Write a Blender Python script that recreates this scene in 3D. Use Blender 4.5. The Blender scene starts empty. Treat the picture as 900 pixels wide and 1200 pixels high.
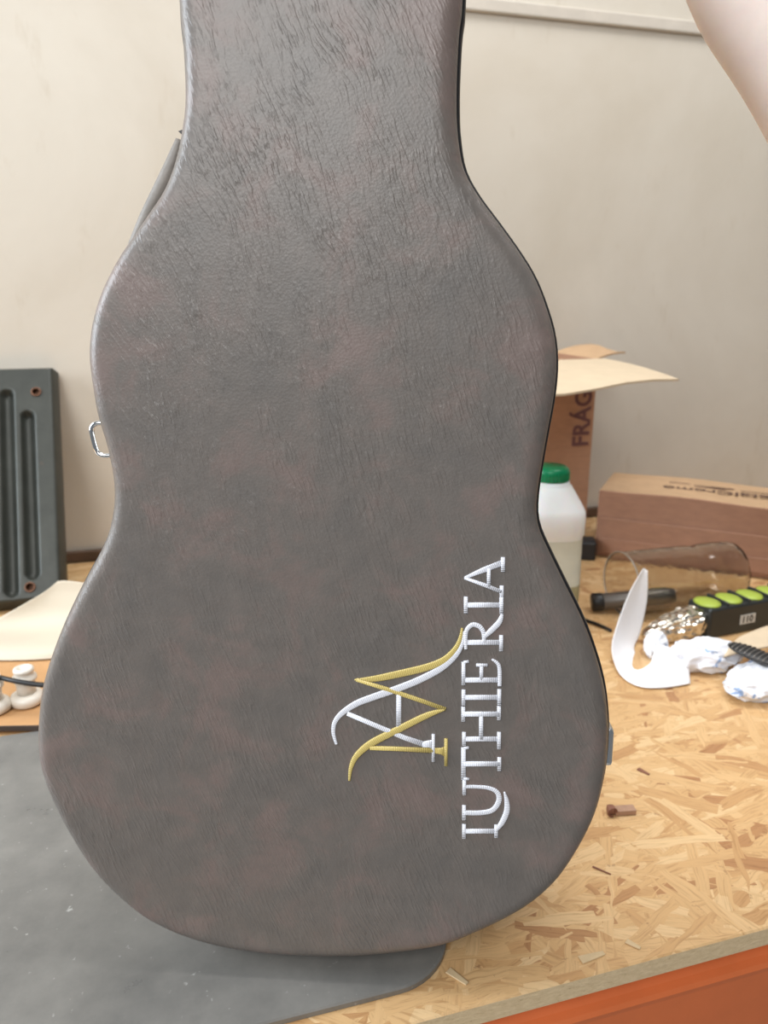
import bpy, bmesh, math, random
from mathutils import Vector, Matrix, noise as mnoise

random.seed(7)
R = math.radians
scene = bpy.context.scene
C = scene.collection

# ------------------------------------------------------------------ camera, world, light, exposure
CAM_H, PITCH, FPX = 0.467, R(16), 900.0
cam_data = bpy.data.cameras.new('camera')
cam = bpy.data.objects.new('camera', cam_data)
C.objects.link(cam)
cam.location = (0, 0, CAM_H)
cam.rotation_euler = (R(90) - PITCH, 0, 0)
cam_data.sensor_fit = 'VERTICAL'
cam_data.sensor_height = 36.0
cam_data.lens = 27.0
cam_data.clip_start = 0.01
cam_data.dof.use_dof = True
cam_data.dof.focus_distance = 0.50
cam_data.dof.aperture_fstop = 9.0
scene.camera = cam

world = bpy.data.worlds.new('world')
scene.world = world
world.use_nodes = True
bgn = world.node_tree.nodes['Background']
bgn.inputs[0].default_value = (0.86, 0.93, 1.0, 1)
bgn.inputs[1].default_value = 0.14

def area_light(name, loc, target, sx, sy, power, col):
    d = bpy.data.lights.new(name, 'AREA')
    d.shape = 'RECTANGLE'; d.size = sx; d.size_y = sy
    d.energy = power; d.color = col
    o = bpy.data.objects.new(name, d)
    C.objects.link(o)
    o.location = loc
    o.rotation_euler = (Vector(target) - Vector(loc)).to_track_quat('-Z', 'Y').to_euler()
    return o
# daylight: side door on the left, the wide open front of the workshop behind the photographer, roof light overhead
area_light('daylight_door', (-2.1, 0.35, 1.05), (-0.1, 0.5, 0.35), 1.0, 1.3, 42, (0.84, 0.92, 1.0))
area_light('daylight_front', (-0.85, -1.60, 1.90), (0.0, 0.5, 0.45), 1.5, 1.2, 48, (1.0, 0.985, 0.965))
area_light('daylight_roof', (0.45, 0.82, 2.20), (0.45, 0.78, 0.0), 2.0, 0.8, 33, (0.99, 0.98, 0.97))

vs = scene.view_settings
vs.view_transform = 'Standard'
vs.look = 'None'
vs.gamma = 1.0
vs.use_curve_mapping = False
vs.exposure = 0.35

# ------------------------------------------------------------------ pixel -> world helpers (building only; everything stands at its own depth)
CAM = Vector((0, 0, CAM_H))
FWD = Vector((0, math.cos(PITCH), -math.sin(PITCH)))
UPV = Vector((0, math.sin(PITCH), math.cos(PITCH)))
def ray(px, py):
    return Vector(((px - 450) / FPX, 0, 0)) + UPV * ((600 - py) / FPX) + FWD
def on_z(px, py, z=0.0):
    d = ray(px, py); return CAM + d * ((z - CAM_H) / d.z)
def on_y(px, py, y):
    d = ray(px, py); return CAM + d * (y / d.y)
def at_depth(px, py, dep):
    return CAM + ray(px, py) * dep
def z_above(p, py):
    """height z at which the vertical line through p is seen at pixel row py"""
    lo, hi = -0.5, 1.5
    for _ in range(50):
        m = (lo + hi) / 2
        v = Vector((p.x, p.y, m)) - CAM
        y = 600 - FPX * v.dot(UPV) / v.dot(FWD)
        if y > py: lo = m
        else: hi = m
    return lo

# ------------------------------------------------------------------ materials
def nodes_of(name):
    m = bpy.data.materials.new(name); m.use_nodes = True
    nt = m.node_tree
    return m, nt, nt.nodes['Principled BSDF']
def N(nt, t, **kw):
    n = nt.nodes.new(t)
    for k, v in kw.items(): setattr(n, k, v)
    return n
def setin(n, **kw):
    for k, v in kw.items(): n.inputs[k.replace('_', ' ')].default_value = v
def ramp(nt, src, stops):
    r = N(nt, 'ShaderNodeValToRGB')
    e = r.color_ramp.elements
    while len(e) < len(stops): e.new(0.5)
    for i, (p, c) in enumerate(stops):
        e[i].position = p; e[i].color = (*c, 1) if len(c) == 3 else c
    nt.links.new(src, r.inputs[0]); return r.outputs[0]
def coords(nt, scale=(1, 1, 1), rot=(0, 0, 0), which='Object'):
    tc = N(nt, 'ShaderNodeTexCoord'); mp = N(nt, 'ShaderNodeMapping')
    mp.inputs['Scale'].default_value = scale; mp.inputs['Rotation'].default_value = rot
    nt.links.new(tc.outputs[which], mp.inputs[0]); return mp.outputs[0]
def noise_tex(nt, vec, scale, detail=4, rough=0.5, dist=0.0):
    n = N(nt, 'ShaderNodeTexNoise')
    n.inputs['Scale'].default_value = scale; n.inputs['Detail'].default_value = detail
    n.inputs['Roughness'].default_value = rough; n.inputs['Distortion'].default_value = dist
    nt.links.new(vec, n.inputs['Vector']); return n.outputs[0]
def bump(nt, bsdf, h, strength, dist, prev=None):
    b = N(nt, 'ShaderNodeBump')
    b.inputs['Strength'].default_value = strength; b.inputs['Distance'].default_value = dist
    nt.links.new(h, b.inputs['Height'])
    if prev: nt.links.new(prev, b.inputs['Normal'])
    nt.links.new(b.outputs[0], bsdf.inputs['Normal']); return b.outputs[0]
def mixc(nt, fac, a, b, mode='MIX'):
    m = N(nt, 'ShaderNodeMix', data_type='RGBA', blend_type=mode)
    for sock, v in ((m.inputs[0], fac), (m.inputs[6], a), (m.inputs[7], b)):
        if hasattr(v, 'is_linked'): nt.links.new(v, sock)
        elif isinstance(v, (int, float)): sock.default_value = v
        else: sock.default_value = (*v, 1)
    return m.outputs[2]
def mathn(nt, op, a, b=0.0):
    m = N(nt, 'ShaderNodeMath', operation=op)
    for i, v in enumerate((a, b)):
        if hasattr(v, 'is_linked'): nt.links.new(v, m.inputs[i])
        else: m.inputs[i].default_value = v
    return m.outputs[0]
def simple(name, col, rough=0.5, metal=0.0, var=0.12, vscale=25, bstr=0.0, bscale=200, bdist=0.001, spec=None, **kw):
    m, nt, b = nodes_of(name)
    v = coords(nt)
    f = noise_tex(nt, v, vscale, 5, 0.6)
    c0 = tuple(x * (1 - var) for x in col); c1 = tuple(min(1, x * (1 + var)) for x in col)
    nt.links.new(ramp(nt, f, [(0.3, c0), (0.7, c1)]), b.inputs['Base Color'])
    b.inputs['Roughness'].default_value = rough; b.inputs['Metallic'].default_value = metal
    if spec is not None: b.inputs['Specular IOR Level'].default_value = spec
    if bstr: bump(nt, b, noise_tex(nt, v, bscale, 4), bstr, bdist)
    for k, val in kw.items(): b.inputs[k.replace('_', ' ')].default_value = val
    return m

def make_leather():
    m, nt, b = nodes_of('leatherette_brown')
    v = coords(nt)
    blot = noise_tex(nt, v, 21.0, 5, 0.62, 0.4)
    col = ramp(nt, blot, [(0.32, (0.128, 0.117, 0.108)), (0.50, (0.153, 0.133, 0.119)), (0.62, (0.196, 0.146, 0.130)), (0.72, (0.222, 0.162, 0.147))])
    fine = noise_tex(nt, v, 60, 5, 0.6)
    col2 = mixc(nt, 0.3, col, ramp(nt, fine, [(0.3, (0.105, 0.094, 0.086)), (0.7, (0.180, 0.160, 0.146))]))
    nt.links.new(col2, b.inputs['Base Color'])
    b.inputs['Roughness'].default_value = 0.40
    b.inputs['Specular IOR Level'].default_value = 0.55
    # creases: short slanted folds, in clusters
    tc = N(nt, 'ShaderNodeTexCoord')
    warp = N(nt, 'ShaderNodeTexNoise'); setin(warp, Scale=14.0, Detail=2.0)
    nt.links.new(tc.outputs['Object'], warp.inputs['Vector'])
    wadd = N(nt, 'ShaderNodeVectorMath', operation='MULTIPLY_ADD')
    nt.links.new(warp.outputs['Color'], wadd.inputs[0]); wadd.inputs[1].default_value = (0.014, 0.0, 0.014)
    nt.links.new(tc.outputs['Object'], wadd.inputs[2])
    mp = N(nt, 'ShaderNodeMapping'); mp.inputs['Rotation'].default_value = (0, R(23), 0)
    nt.links.new(wadd.outputs[0], mp.inputs[0])
    ms = N(nt, 'ShaderNodeMapping'); ms.inputs['Scale'].default_value = (540, 100, 88)
    nt.links.new(mp.outputs[0], ms.inputs[0])
    fold = noise_tex(nt, ms.outputs[0], 1.0, 1.5, 0.5, 0.0)
    lines = ramp(nt, fold, [(0.48, (0, 0, 0)), (0.62, (1, 1, 1))])
    ms2 = N(nt, 'ShaderNodeMapping'); ms2.inputs['Scale'].default_value = (34, 20, 17)
    nt.links.new(mp.outputs[0], ms2.inputs[0])
    clus = ramp(nt, noise_tex(nt, ms2.outputs[0], 1.0, 4, 0.65), [(0.40, (0.06, 0.06, 0.06)), (0.66, (0.9, 0.9, 0.9))])
    cre = mathn(nt, 'MULTIPLY', lines, clus)
    vor = N(nt, 'ShaderNodeTexVoronoi'); setin(vor, Scale=620.0)
    nt.links.new(tc.outputs['Object'], vor.inputs['Vector'])
    p = bump(nt, b, vor.outputs['Distance'], 0.14, 0.0005)
    p = bump(nt, b, cre, 0.42, 0.0008, p)
    return m

def make_osb():
    m, nt, b = nodes_of('strand_board')
    tc = N(nt, 'ShaderNodeTexCoord')
    best = None; tone = None; grain = None
    rnd = random.Random(3)
    warp = N(nt, 'ShaderNodeTexNoise'); setin(warp, Scale=30.0, Detail=2.0)
    nt.links.new(tc.outputs['Object'], warp.inputs['Vector'])
    wadd = N(nt, 'ShaderNodeVectorMath', operation='MULTIPLY_ADD')
    nt.links.new(warp.outputs['Color'], wadd.inputs[0]); wadd.inputs[1].default_value = (0.009, 0.009, 0.0)
    nt.links.new(tc.outputs['Object'], wadd.inputs[2])
    for k, ang in enumerate((10, -24, 40, -62, 78, 0, -12, 24)):
        mp = N(nt, 'ShaderNodeMapping')
        mp.inputs['Rotation'].default_value = (0, 0, R(ang))
        mq = N(nt, 'ShaderNodeMapping')
        mq.inputs['Rotation'].default_value = (0, 0, R(ang))
        nt.links.new(wadd.outputs[0], mq.inputs[0])
        mp.inputs['Rotation'].default_value = (0, 0, 0)
        mp.inputs['Location'].default_value = (k * 3.7, k * 1.9, k * 5.0)
        mp.inputs['Scale'].default_value = (13 + rnd.random() * 7, 75 + rnd.random() * 40, 0.0)
        nt.links.new(mq.outputs[0], mp.inputs[0])
        vo = N(nt, 'ShaderNodeTexVoronoi', distance='CHEBYCHEV'); setin(vo, Scale=1.0)
        nt.links.new(mp.outputs[0], vo.inputs['Vector'])
        sep = N(nt, 'ShaderNodeSeparateColor'); nt.links.new(vo.outputs['Color'], sep.inputs[0])
        mp2 = N(nt, 'ShaderNodeMapping'); mp2.inputs['Scale'].default_value = (2.0, 5.0, 0)
        nt.links.new(mp.outputs[0], mp2.inputs[0])
        g = noise_tex(nt, mp2.outputs[0], 1.0, 4, 0.65)
        if best is None:
            best, tone, grain = sep.outputs[0], sep.outputs[1], g
        else:
            gt = mathn(nt, 'GREATER_THAN', sep.outputs[0], best)
            nb = mathn(nt, 'MAXIMUM', sep.outputs[0], best)
            def lerp(a, bb):
                mx = N(nt, 'ShaderNodeMix', data_type='FLOAT')
                nt.links.new(gt, mx.inputs[0]); nt.links.new(a, mx.inputs[2]); nt.links.new(bb, mx.inputs[3])
                return mx.outputs[0]
            tone, grain, best = lerp(tone, sep.outputs[1]), lerp(grain, g), nb
    base = ramp(nt, tone, [(0.0, (0.40, 0.20, 0.085)), (0.07, (0.52, 0.30, 0.130)), (0.3, (0.60, 0.375, 0.175)), (0.75, (0.645, 0.42, 0.205)), (1.0, (0.71, 0.50, 0.27))])
    gr = ramp(nt, grain, [(0.25, (0.62, 0.52, 0.42)), (0.5, (1, 1, 1)), (0.8, (1.08, 1.05, 1.0))])
    col = mixc(nt, 0.85, base, gr, 'MULTIPLY')
    spk = noise_tex(nt, tc.outputs['Object'], 95, 3, 0.7)
    col = mixc(nt, ramp(nt, spk, [(0.66, (0, 0, 0)), (0.76, (0.7, 0.7, 0.7))]), col, (0.20, 0.085, 0.035))
    nt.links.new(col, b.inputs['Base Color'])
    b.inputs['Roughness'].default_value = 0.5
    h = mathn(nt, 'ADD', mathn(nt, 'MULTIPLY', best, 0.8), mathn(nt, 'MULTIPLY', grain, 0.5))
    bump(nt, b, h, 0.35, 0.0012)
    return m

def make_wall():
    m, nt, b = nodes_of('plaster_wall')
    v = coords(nt)
    a = noise_tex(nt, v, 2.2, 6, 0.6, 0.4)
    col = ramp(nt, a, [(0.3, (0.54, 0.485, 0.40)), (0.5, (0.59, 0.54, 0.46)), (0.7, (0.64, 0.595, 0.515))])
    v2 = coords(nt, (1, 1, 0.35))
    st = noise_tex(nt, v2, 16, 4, 0.7)
    col = mixc(nt, ramp(nt, st, [(0.60, (0, 0, 0)), (0.78, (0.4, 0.4, 0.4))]), col, (0.43, 0.35, 0.25))
    nt.links.new(col, b.inputs['Base Color'])
    b.inputs['Roughness'].default_value = 0.75
    bump(nt, b, noise_tex(nt, v, 60, 5), 0.15, 0.002)
    return m

def make_mat():
    m, nt, b = nodes_of('grey_rubber')
    v = coords(nt)
    a = noise_tex(nt, v, 14, 6, 0.65)
    col = ramp(nt, a, [(0.3, (0.135, 0.133, 0.126)), (0.7, (0.22, 0.213, 0.197))])
    sp = noise_tex(nt, v, 140, 2, 0.5)
    col = mixc(nt, ramp(nt, sp, [(0.70, (0, 0, 0)), (0.80, (1, 1, 1))]), col, (0.4, 0.4, 0.38))
    nt.links.new(col, b.inputs['Base Color'])
    rr = ramp(nt, a, [(0.3, (0.25, 0.25, 0.25)), (0.7, (0.42, 0.42, 0.42))])
    nt.links.new(rr, b.inputs['Roughness'])
    bump(nt, b, noise_tex(nt, v, 260, 3), 0.08, 0.0006)
    return m

def make_thread(name, col):
    m, nt, b = nodes_of(name)
    uv = coords(nt, (1, 1, 1), which='UV')
    w = N(nt, 'ShaderNodeTexWave', wave_type='BANDS', bands_direction='X'); setin(w, Scale=1.0, Distortion=0.6, Detail=1.0)
    nt.links.new(uv, w.inputs['Vector'])
    c = ramp(nt, w.outputs['Fac'], [(0.0, tuple(x * 0.8 for x in col)), (0.6, col)])
    nt.links.new(c, b.inputs['Base Color'])
    b.inputs['Roughness'].default_value = 0.38
    b.inputs['Specular IOR Level'].default_value = 0.6
    bump(nt, b, w.outputs['Fac'], 0.5, 0.0004)
    return m

def make_particle_edge():
    m, nt, b = nodes_of('strand_board_edge')
    v = coords(nt, (1, 1, 2.5))
    a = noise_tex(nt, v, 120, 6, 0.75)
    nt.links.new(ramp(nt, a, [(0.28, (0.26, 0.16, 0.08)), (0.38, (0.68, 0.51, 0.30)), (0.75, (0.86, 0.68, 0.44))]), b.inputs['Base Color'])
    b.inputs['Roughness'].default_value = 0.8
    bump(nt, b, a, 0.6, 0.002)
    return m

def make_card(name, col, var=0.1):
    m, nt, b = nodes_of(name)
    v = coords(nt, (1, 1, 3))
    a = noise_tex(nt, v, 35, 5, 0.6)
    nt.links.new(ramp(nt, a, [(0.3, tuple(x * (1 - var) for x in col)), (0.7, tuple(x * (1 + var) for x in col))]), b.inputs['Base Color'])
    b.inputs['Roughness'].default_value = 0.8
    bump(nt, b, noise_tex(nt, coords(nt), 18, 3), 0.25, 0.003)
    return m

def make_paper_print():
    m, nt, b = nodes_of('paper_blue_print')
    v = coords(nt)
    a = noise_tex(nt, v, 42, 3, 0.6, 1.4)
    k = ramp(nt, a, [(0.585, (0, 0, 0)), (0.62, (1, 1, 1))])
    col = mixc(nt, k, (0.80, 0.82, 0.87), (0.26, 0.36, 0.56))
    nt.links.new(col, b.inputs['Base Color'])
    b.inputs['Roughness'].default_value = 0.8
    bump(nt, b, noise_tex(nt, v, 90, 4), 0.3, 0.002)
    return m

def make_plate():
    m, nt, b = nodes_of('painted_steel_green_grey')
    v = coords(nt)
    a = noise_tex(nt, v, 18, 6, 0.7)
    col = ramp(nt, a, [(0.3, (0.030, 0.033, 0.028)), (0.7, (0.052, 0.056, 0.048))])
    r = noise_tex(nt, v, 26, 5, 0.7)
    col = mixc(nt, ramp(nt, r, [(0.66, (0, 0, 0)), (0.76, (0.6, 0.6, 0.6))]), col, (0.13, 0.075, 0.05))
    nt.links.new(col, b.inputs['Base Color'])
    b.inputs['Roughness'].default_value = 0.45
    b.inputs['Metallic'].default_value = 0.25
    bump(nt, b, a, 0.2, 0.002)
    return m

def make_clear():
    m, nt, b = nodes_of('clear_plastic')
    b.inputs['Base Color'].default_value = (0.84, 0.82, 0.77, 1)
    b.inputs['Transmission Weight'].default_value = 1.0
    b.inputs['Roughness'].default_value = 0.06
    b.inputs['IOR'].default_value = 1.42
    bump(nt, b, noise_tex(nt, coords(nt), 30, 3), 0.5, 0.005)
    return m

def make_foil():
    m, nt, b = nodes_of('crumpled_foil')
    v = coords(nt)
    b.inputs['Base Color'].default_value = (0.80, 0.76, 0.68, 1)
    b.inputs['Metallic'].default_value = 1.0
    b.inputs['Roughness'].default_value = 0.24
    vo = N(nt, 'ShaderNodeTexVoronoi'); setin(vo, Scale=110.0)
    nt.links.new(v, vo.inputs['Vector'])
    bump(nt, b, vo.outputs['Distance'], 0.7, 0.004)
    return m

M = dict(
    leather=make_leather(), osb=make_osb(), wall=make_wall(), mat=make_mat(), osb_edge=make_particle_edge(),
    white_thread=make_thread('white_thread', (0.86, 0.88, 0.96)), yellow_thread=make_thread('yellow_thread', (0.70, 0.55, 0.18)),
    black=simple('black_plastic', (0.012, 0.012, 0.013), 0.45), black_trim=simple('black_trim', (0.010, 0.010, 0.012), 0.5),
    tan_trim=simple('tan_trim', (0.32, 0.27, 0.21), 0.5), chrome=simple('chrome', (0.82, 0.84, 0.86), 0.14, 1.0, 0.03),
    leather_strap=simple('leather_strap', (0.21, 0.19, 0.17), 0.5, 0, 0.15, 60, 0.3, 500, 0.0006),
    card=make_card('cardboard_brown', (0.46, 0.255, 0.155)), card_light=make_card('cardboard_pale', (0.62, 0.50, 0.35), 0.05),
    card_top=make_card('cardboard_tan_lit', (0.50, 0.325, 0.185), 0.06), card_long=make_card('cardboard_red_shaded', (0.29, 0.150, 0.092)),  # lit and shaded copies of the long carton's cardboard
    ink=simple('purple_ink', (0.17, 0.075, 0.075), 0.8), ink_dark=simple('dark_ink', (0.10, 0.05, 0.035), 0.8),
    hdpe=simple('milky_plastic', (0.80, 0.81, 0.80), 0.4, 0, 0.02, 20, 0, Subsurface_Weight=0.25, Subsurface_Scale=0.02),
    hdpe_liquid=simple('milky_plastic_full', (0.60, 0.60, 0.50), 0.35, 0, 0.08, 30, 0),
    hdpe_liquid2=simple('milky_plastic_base', (0.36, 0.34, 0.20), 0.35, 0, 0.08, 30, 0),
    green_cap=simple('green_plastic', (0.0, 0.22, 0.085), 0.35, 0, 0.06),
    clear=make_clear(), foil=make_foil(), paper=simple('white_paper', (0.90, 0.90, 0.92), 0.7, 0, 0.02, 30, 0.15, 60, 0.002),
    towel=make_paper_print(), cream=simple('cream_paper', (0.60, 0.53, 0.42), 0.7, 0, 0.03, 12, 0.1, 40, 0.002),
    porcelain=simple('white_porcelain', (0.74, 0.69, 0.61), 0.35, 0, 0.05, 50),
    plate=make_plate(), rust=simple('rust', (0.17, 0.08, 0.045), 0.8, 0, 0.3, 120),
    ply=simple('plywood_orange', (0.52, 0.29, 0.13), 0.45, 0, 0.15, 9, 0.1, 80, 0.001), ply_edge=simple('plywood_dark_edge', (0.06, 0.04, 0.03), 0.6),
    orange=simple('orange_paint', (0.70, 0.17, 0.05), 0.5, 0, 0.08, 14, 0.06, 60, 0.001),
    skin=simple('skin', (0.95, 0.80, 0.73), 0.5, 0, 0.04, 40, 0.08, 300, 0.0006, Subsurface_Weight=0.15, Subsurface_Scale=0.01),
    nail=simple('nail', (0.82, 0.60, 0.54), 0.3), lime=simple('lime_green', (0.36, 0.46, 0.06), 0.4, 0, 0.05),
    label=simple('grey_label', (0.55, 0.55, 0.52), 0.5, 0, 0.05), pack=simple('black_box_print', (0.022, 0.025, 0.024), 0.4, 0, 0.2),
    dark_wood=simple('dark_wood', (0.105, 0.062, 0.038), 0.6, 0, 0.2, 30), concrete=simple('concrete', (0.30, 0.29, 0.27), 0.8, 0, 0.15, 5),
    grey_metal=simple('grey_metal', (0.16, 0.15, 0.14), 0.4, 0.5, 0.1), wood_brown=simple('brown_offcut', (0.24, 0.10, 0.06), 0.5, 0, 0.2, 90),
    wood_pale=simple('brown_offcut_face', (0.40, 0.24, 0.16), 0.6, 0, 0.15, 90), chip=simple('pale_chip', (0.62, 0.47, 0.28), 0.6, 0, 0.1, 60),
    milky_rim=simple('milky_cut_edge', (0.70, 0.67, 0.60), 0.25, 0, 0.2, 60, Transmission_Weight=0.6),
    conduit=simple('dusty_batten', (0.55, 0.50, 0.43), 0.7, 0, 0.08, 20),
)

# ------------------------------------------------------------------ mesh helpers
def link(name, me, mat=None, parent=None, smooth=False):
    o = bpy.data.objects.new(name, me); C.objects.link(o)
    if mat is not None and not me.materials:
        for mm in (mat if isinstance(mat, (list, tuple)) else [mat]): me.materials.append(mm)
    if smooth:
        for p in me.polygons: p.use_smooth = True
    if parent: o.parent = parent
    return o
def pyd(name, verts, faces, mat=None, parent=None, smooth=False, fix=True):
    me = bpy.data.meshes.new(name); me.from_pydata([tuple(v) for v in verts], [], faces); me.update()
    if fix:
        bm = bmesh.new(); bm.from_mesh(me); bmesh.ops.recalc_face_normals(bm, faces=bm.faces); bm.to_mesh(me); bm.free()
    return link(name, me, mat, parent, smooth)
def tag(o, label, cat, group=None, kind=None):
    o['label'] = label; o['category'] = cat
    if group: o['group'] = group
    if kind: o['kind'] = kind
    return o
def structure(o): o['kind'] = 'structure'; return o
def empty(name, loc=(0, 0, 0), rot=None, matrix=None):
    o = bpy.data.objects.new(name, None); C.objects.link(o)
    o.empty_display_size = 0.05
    if matrix is not None: o.matrix_world = matrix
    else:
        o.location = loc
        if rot: o.rotation_euler = rot
    return o
def box_bm(x0, x1, y0, y1, z0, z1, bev=0.0, seg=2):
    bm = bmesh.new()
    bmesh.ops.create_cube(bm, size=1.0, matrix=Matrix.Translation(((x0+x1)/2, (y0+y1)/2, (z0+z1)/2)) @ Matrix.Diagonal((x1-x0, y1-y0, z1-z0, 1)))
    if bev: bmesh.ops.bevel(bm, geom=bm.edges[:], offset=bev, segments=seg, affect='EDGES', profile=0.5)
    return bm
def bm_obj(name, bm, mat, parent=None, smooth=False):
    me = bpy.data.meshes.new(name); bmesh.ops.recalc_face_normals(bm, faces=bm.faces); bm.to_mesh(me); bm.free()
    return link(name, me, mat, parent, smooth)
def catmull(pts, n=6, closed=False):
    out = []; L = len(pts); P = [Vector(p) for p in pts]
    rng = range(L) if closed else range(L - 1)
    for i in rng:
        if closed: p0, p1, p2, p3 = P[(i-1) % L], P[i], P[(i+1) % L], P[(i+2) % L]
        else: p0, p1, p2, p3 = P[max(i-1, 0)], P[i], P[i+1], P[min(i+2, L-1)]
        for k in range(n):
            t = k / n
            out.append(0.5 * ((2*p1) + (p2-p0)*t + (2*p0-5*p1+4*p2-p3)*t*t + (3*p1-p0-3*p2+p3)*t*t*t))
    if not closed: out.append(P[-1].copy())
    return out
def tube(name, pts, rad, mat, parent=None, seg=10, closed=False):
    P = [Vector(p) for p in pts]; n = len(P); V = []; F = []
    rads = rad if isinstance(rad, (list, tuple)) else [rad] * n
    up = None
    for i in range(n):
        if closed: t = P[(i+1) % n] - P[i-1]
        else: t = P[min(i+1, n-1)] - P[max(i-1, 0)]
        t.normalize()
        if up is None:
            up = Vector((0, 0, 1)) if abs(t.z) < 0.9 else Vector((0, 1, 0))
        s = t.cross(up).normalized(); up = s.cross(t).normalized()
        for k in range(seg):
            a = 2 * math.pi * k / seg
            V.append(P[i] + (s * math.cos(a) + up * math.sin(a)) * rads[i])
    for i in range(n if closed else n - 1):
        for k in range(seg):
            a, b = i * seg + k, i * seg + (k+1) % seg
            c, d = ((i+1) % n) * seg + (k+1) % seg, ((i+1) % n) * seg + k
            F.append((a, b, c, d))
    if not closed:
        F.append(tuple(range(seg))); F.append(tuple(range((n-1)*seg, n*seg)))
    return pyd(name, V, F, mat, parent, True)
def lathe(name, prof, mat, parent=None, seg=32, smooth=True, cap=True):
    V = []; F = []
    for r, z in prof:
        for k in range(seg):
            a = 2 * math.pi * k / seg; V.append((r * math.cos(a), r * math.sin(a), z))
    for i in range(len(prof) - 1):
        for k in range(seg):
            F.append((i*seg+k, i*seg+(k+1) % seg, (i+1)*seg+(k+1) % seg, (i+1)*seg+k))
    if cap:
        F.append(tuple(range(seg))); F.append(tuple(range((len(prof)-1)*seg, len(prof)*seg)))
    return pyd(name, V, F, mat, parent, smooth)
def text_mesh(name, body, size, mat, parent, matrix, ext=0.0004, bold=0.0):
    cu = bpy.data.curves.new(name, 'FONT'); cu.body = body; cu.size = size; cu.extrude = ext; cu.offset = bold
    cu.resolution_u = 3
    t = bpy.data.objects.new('tmp', cu); C.objects.link(t)
    bpy.context.view_layer.update()
    me = bpy.data.meshes.new_from_object(t.evaluated_get(bpy.context.evaluated_depsgraph_get()))
    bpy.data.objects.remove(t); me.name = name
    me.materials.clear()
    o = link(name, me, mat, parent); o.matrix_local = matrix
    return o
def frame_matrix(o, x, y, z):
    m = Matrix.Identity(4)
    for i, a in enumerate((x, y, z)):
        for r in range(3): m[r][i] = a[r]
    for r in range(3): m[r][3] = o[r]
    return m

# ------------------------------------------------------------------ bench and wall frame
E0, E1 = on_z(480, 1200), on_z(900, 1087)
U = (E1 - E0); U.z = 0; U.normalize()
YAW = math.atan2(U.y, U.x)
V_ = Vector((-U.y, U.x, 0))
def uv_of(p): d = p - E0; return d.dot(U), d.dot(V_)
def bench(u, v, z=0.0): return E0 + U * u + V_ * v + Vector((0, 0, z))
BOXC = on_z(684, 643)                     # lower right corner of the tall carton
WALL_V = uv_of(BOXC)[1] + 0.195
BM = Matrix.Translation(E0) @ Matrix.Rotation(YAW, 4, 'Z')
print('YAW', math.degrees(YAW), 'WALL_V', WALL_V, 'E0', E0)

# wall (behind the bench) with a thin batten and a dark wooden skirting strip
w = bm_obj('wall_back', box_bm(-3.2, 3.2, 0, 0.12, -0.9, 2.6), M['wall']); structure(w)
w.matrix_world = BM @ Matrix.Translation((0, WALL_V, 0))
def wall_hit(px, py):
    d = ray(px, py); o = CAM - E0
    t = (WALL_V - o.dot(V_)) / d.dot(V_); return CAM + d * t
a, b = wall_hit(560, -2), wall_hit(820, 42)
zc = (a.z + b.z) / 2
bt = bm_obj('trim_1', box_bm(-3.1, 3.1, -0.009, 0.0, zc - 0.011, zc + 0.011, 0.003), M['conduit']); structure(bt)
bt.matrix_world = BM @ Matrix.Translation((0, WALL_V, 0))
b0, b1 = wall_hit(92, 651), wall_hit(92, 670)
sk = bm_obj('baseboard_back', box_bm(-3.1, 3.1, -0.012, 0.0, max(0.001, b1.z), max(0.02, b0.z), 0.002), M['dark_wood']); structure(sk)
sk.matrix_world = BM @ Matrix.Translation((0, WALL_V, 0))
print('batten z', a.z, b.z, 'skirting', b1.z, b0.z)
fl = bm_obj('floor', box_bm(-3.2, 3.2, -2.2, WALL_V + 0.12, -0.95, -0.9), M['concrete']); structure(fl)
fl.matrix_world = BM

# workbench : strand board on an orange steel rack
wb = empty('workbench', matrix=BM @ Matrix.Translation((0, 0, -0.9)))
tag(wb, 'workbench with a flaky strand board top on orange steel rack beams', 'workbench')
bm = box_bm(-1.5, 1.55, 0, WALL_V - 0.012, 0.882, 0.9, 0.0012, 1)
top = bm_obj('top_board', bm, [M['osb'], M['osb_edge']], wb)
for p in top.data.polygons:
    p.material_index = 0 if abs(p.normal.z) > 0.7 else 1
def beam(name, sgn, v0):
    prof = [(0.010, 0.8815), (0.009, 0.866), (0.003, 0.862), (-0.002, 0.860), (-0.004, 0.857), (-0.003, 0.852), (-0.001, 0.775), (0.002, 0.771), (0.075, 0.771), (0.075, 0.8815)]
    Vv = []; F = []
    for x in (-1.45, 1.5):
        for (q, z) in prof: Vv.append((x, v0 + sgn * (q + 0.006), z))
    n = len(prof)
    for i in range(n): F.append((i, (i+1) % n, n + (i+1) % n, n + i))
    F.append(tuple(range(n))); F.append(tuple(range(n, 2*n)))
    return pyd(name, Vv, F, M['orange'], wb)
beam('beam', 1, 0.0); beam('beam', -1, WALL_V - 0.04)
for x in (-1.47, 1.47):
    for v in (0.03, WALL_V - 0.07):
        bm_obj('upright', box_bm(x - 0.03, x + 0.03, v - 0.024, v + 0.024, 0.0, 0.881, 0.004), M['orange'], wb)

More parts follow.
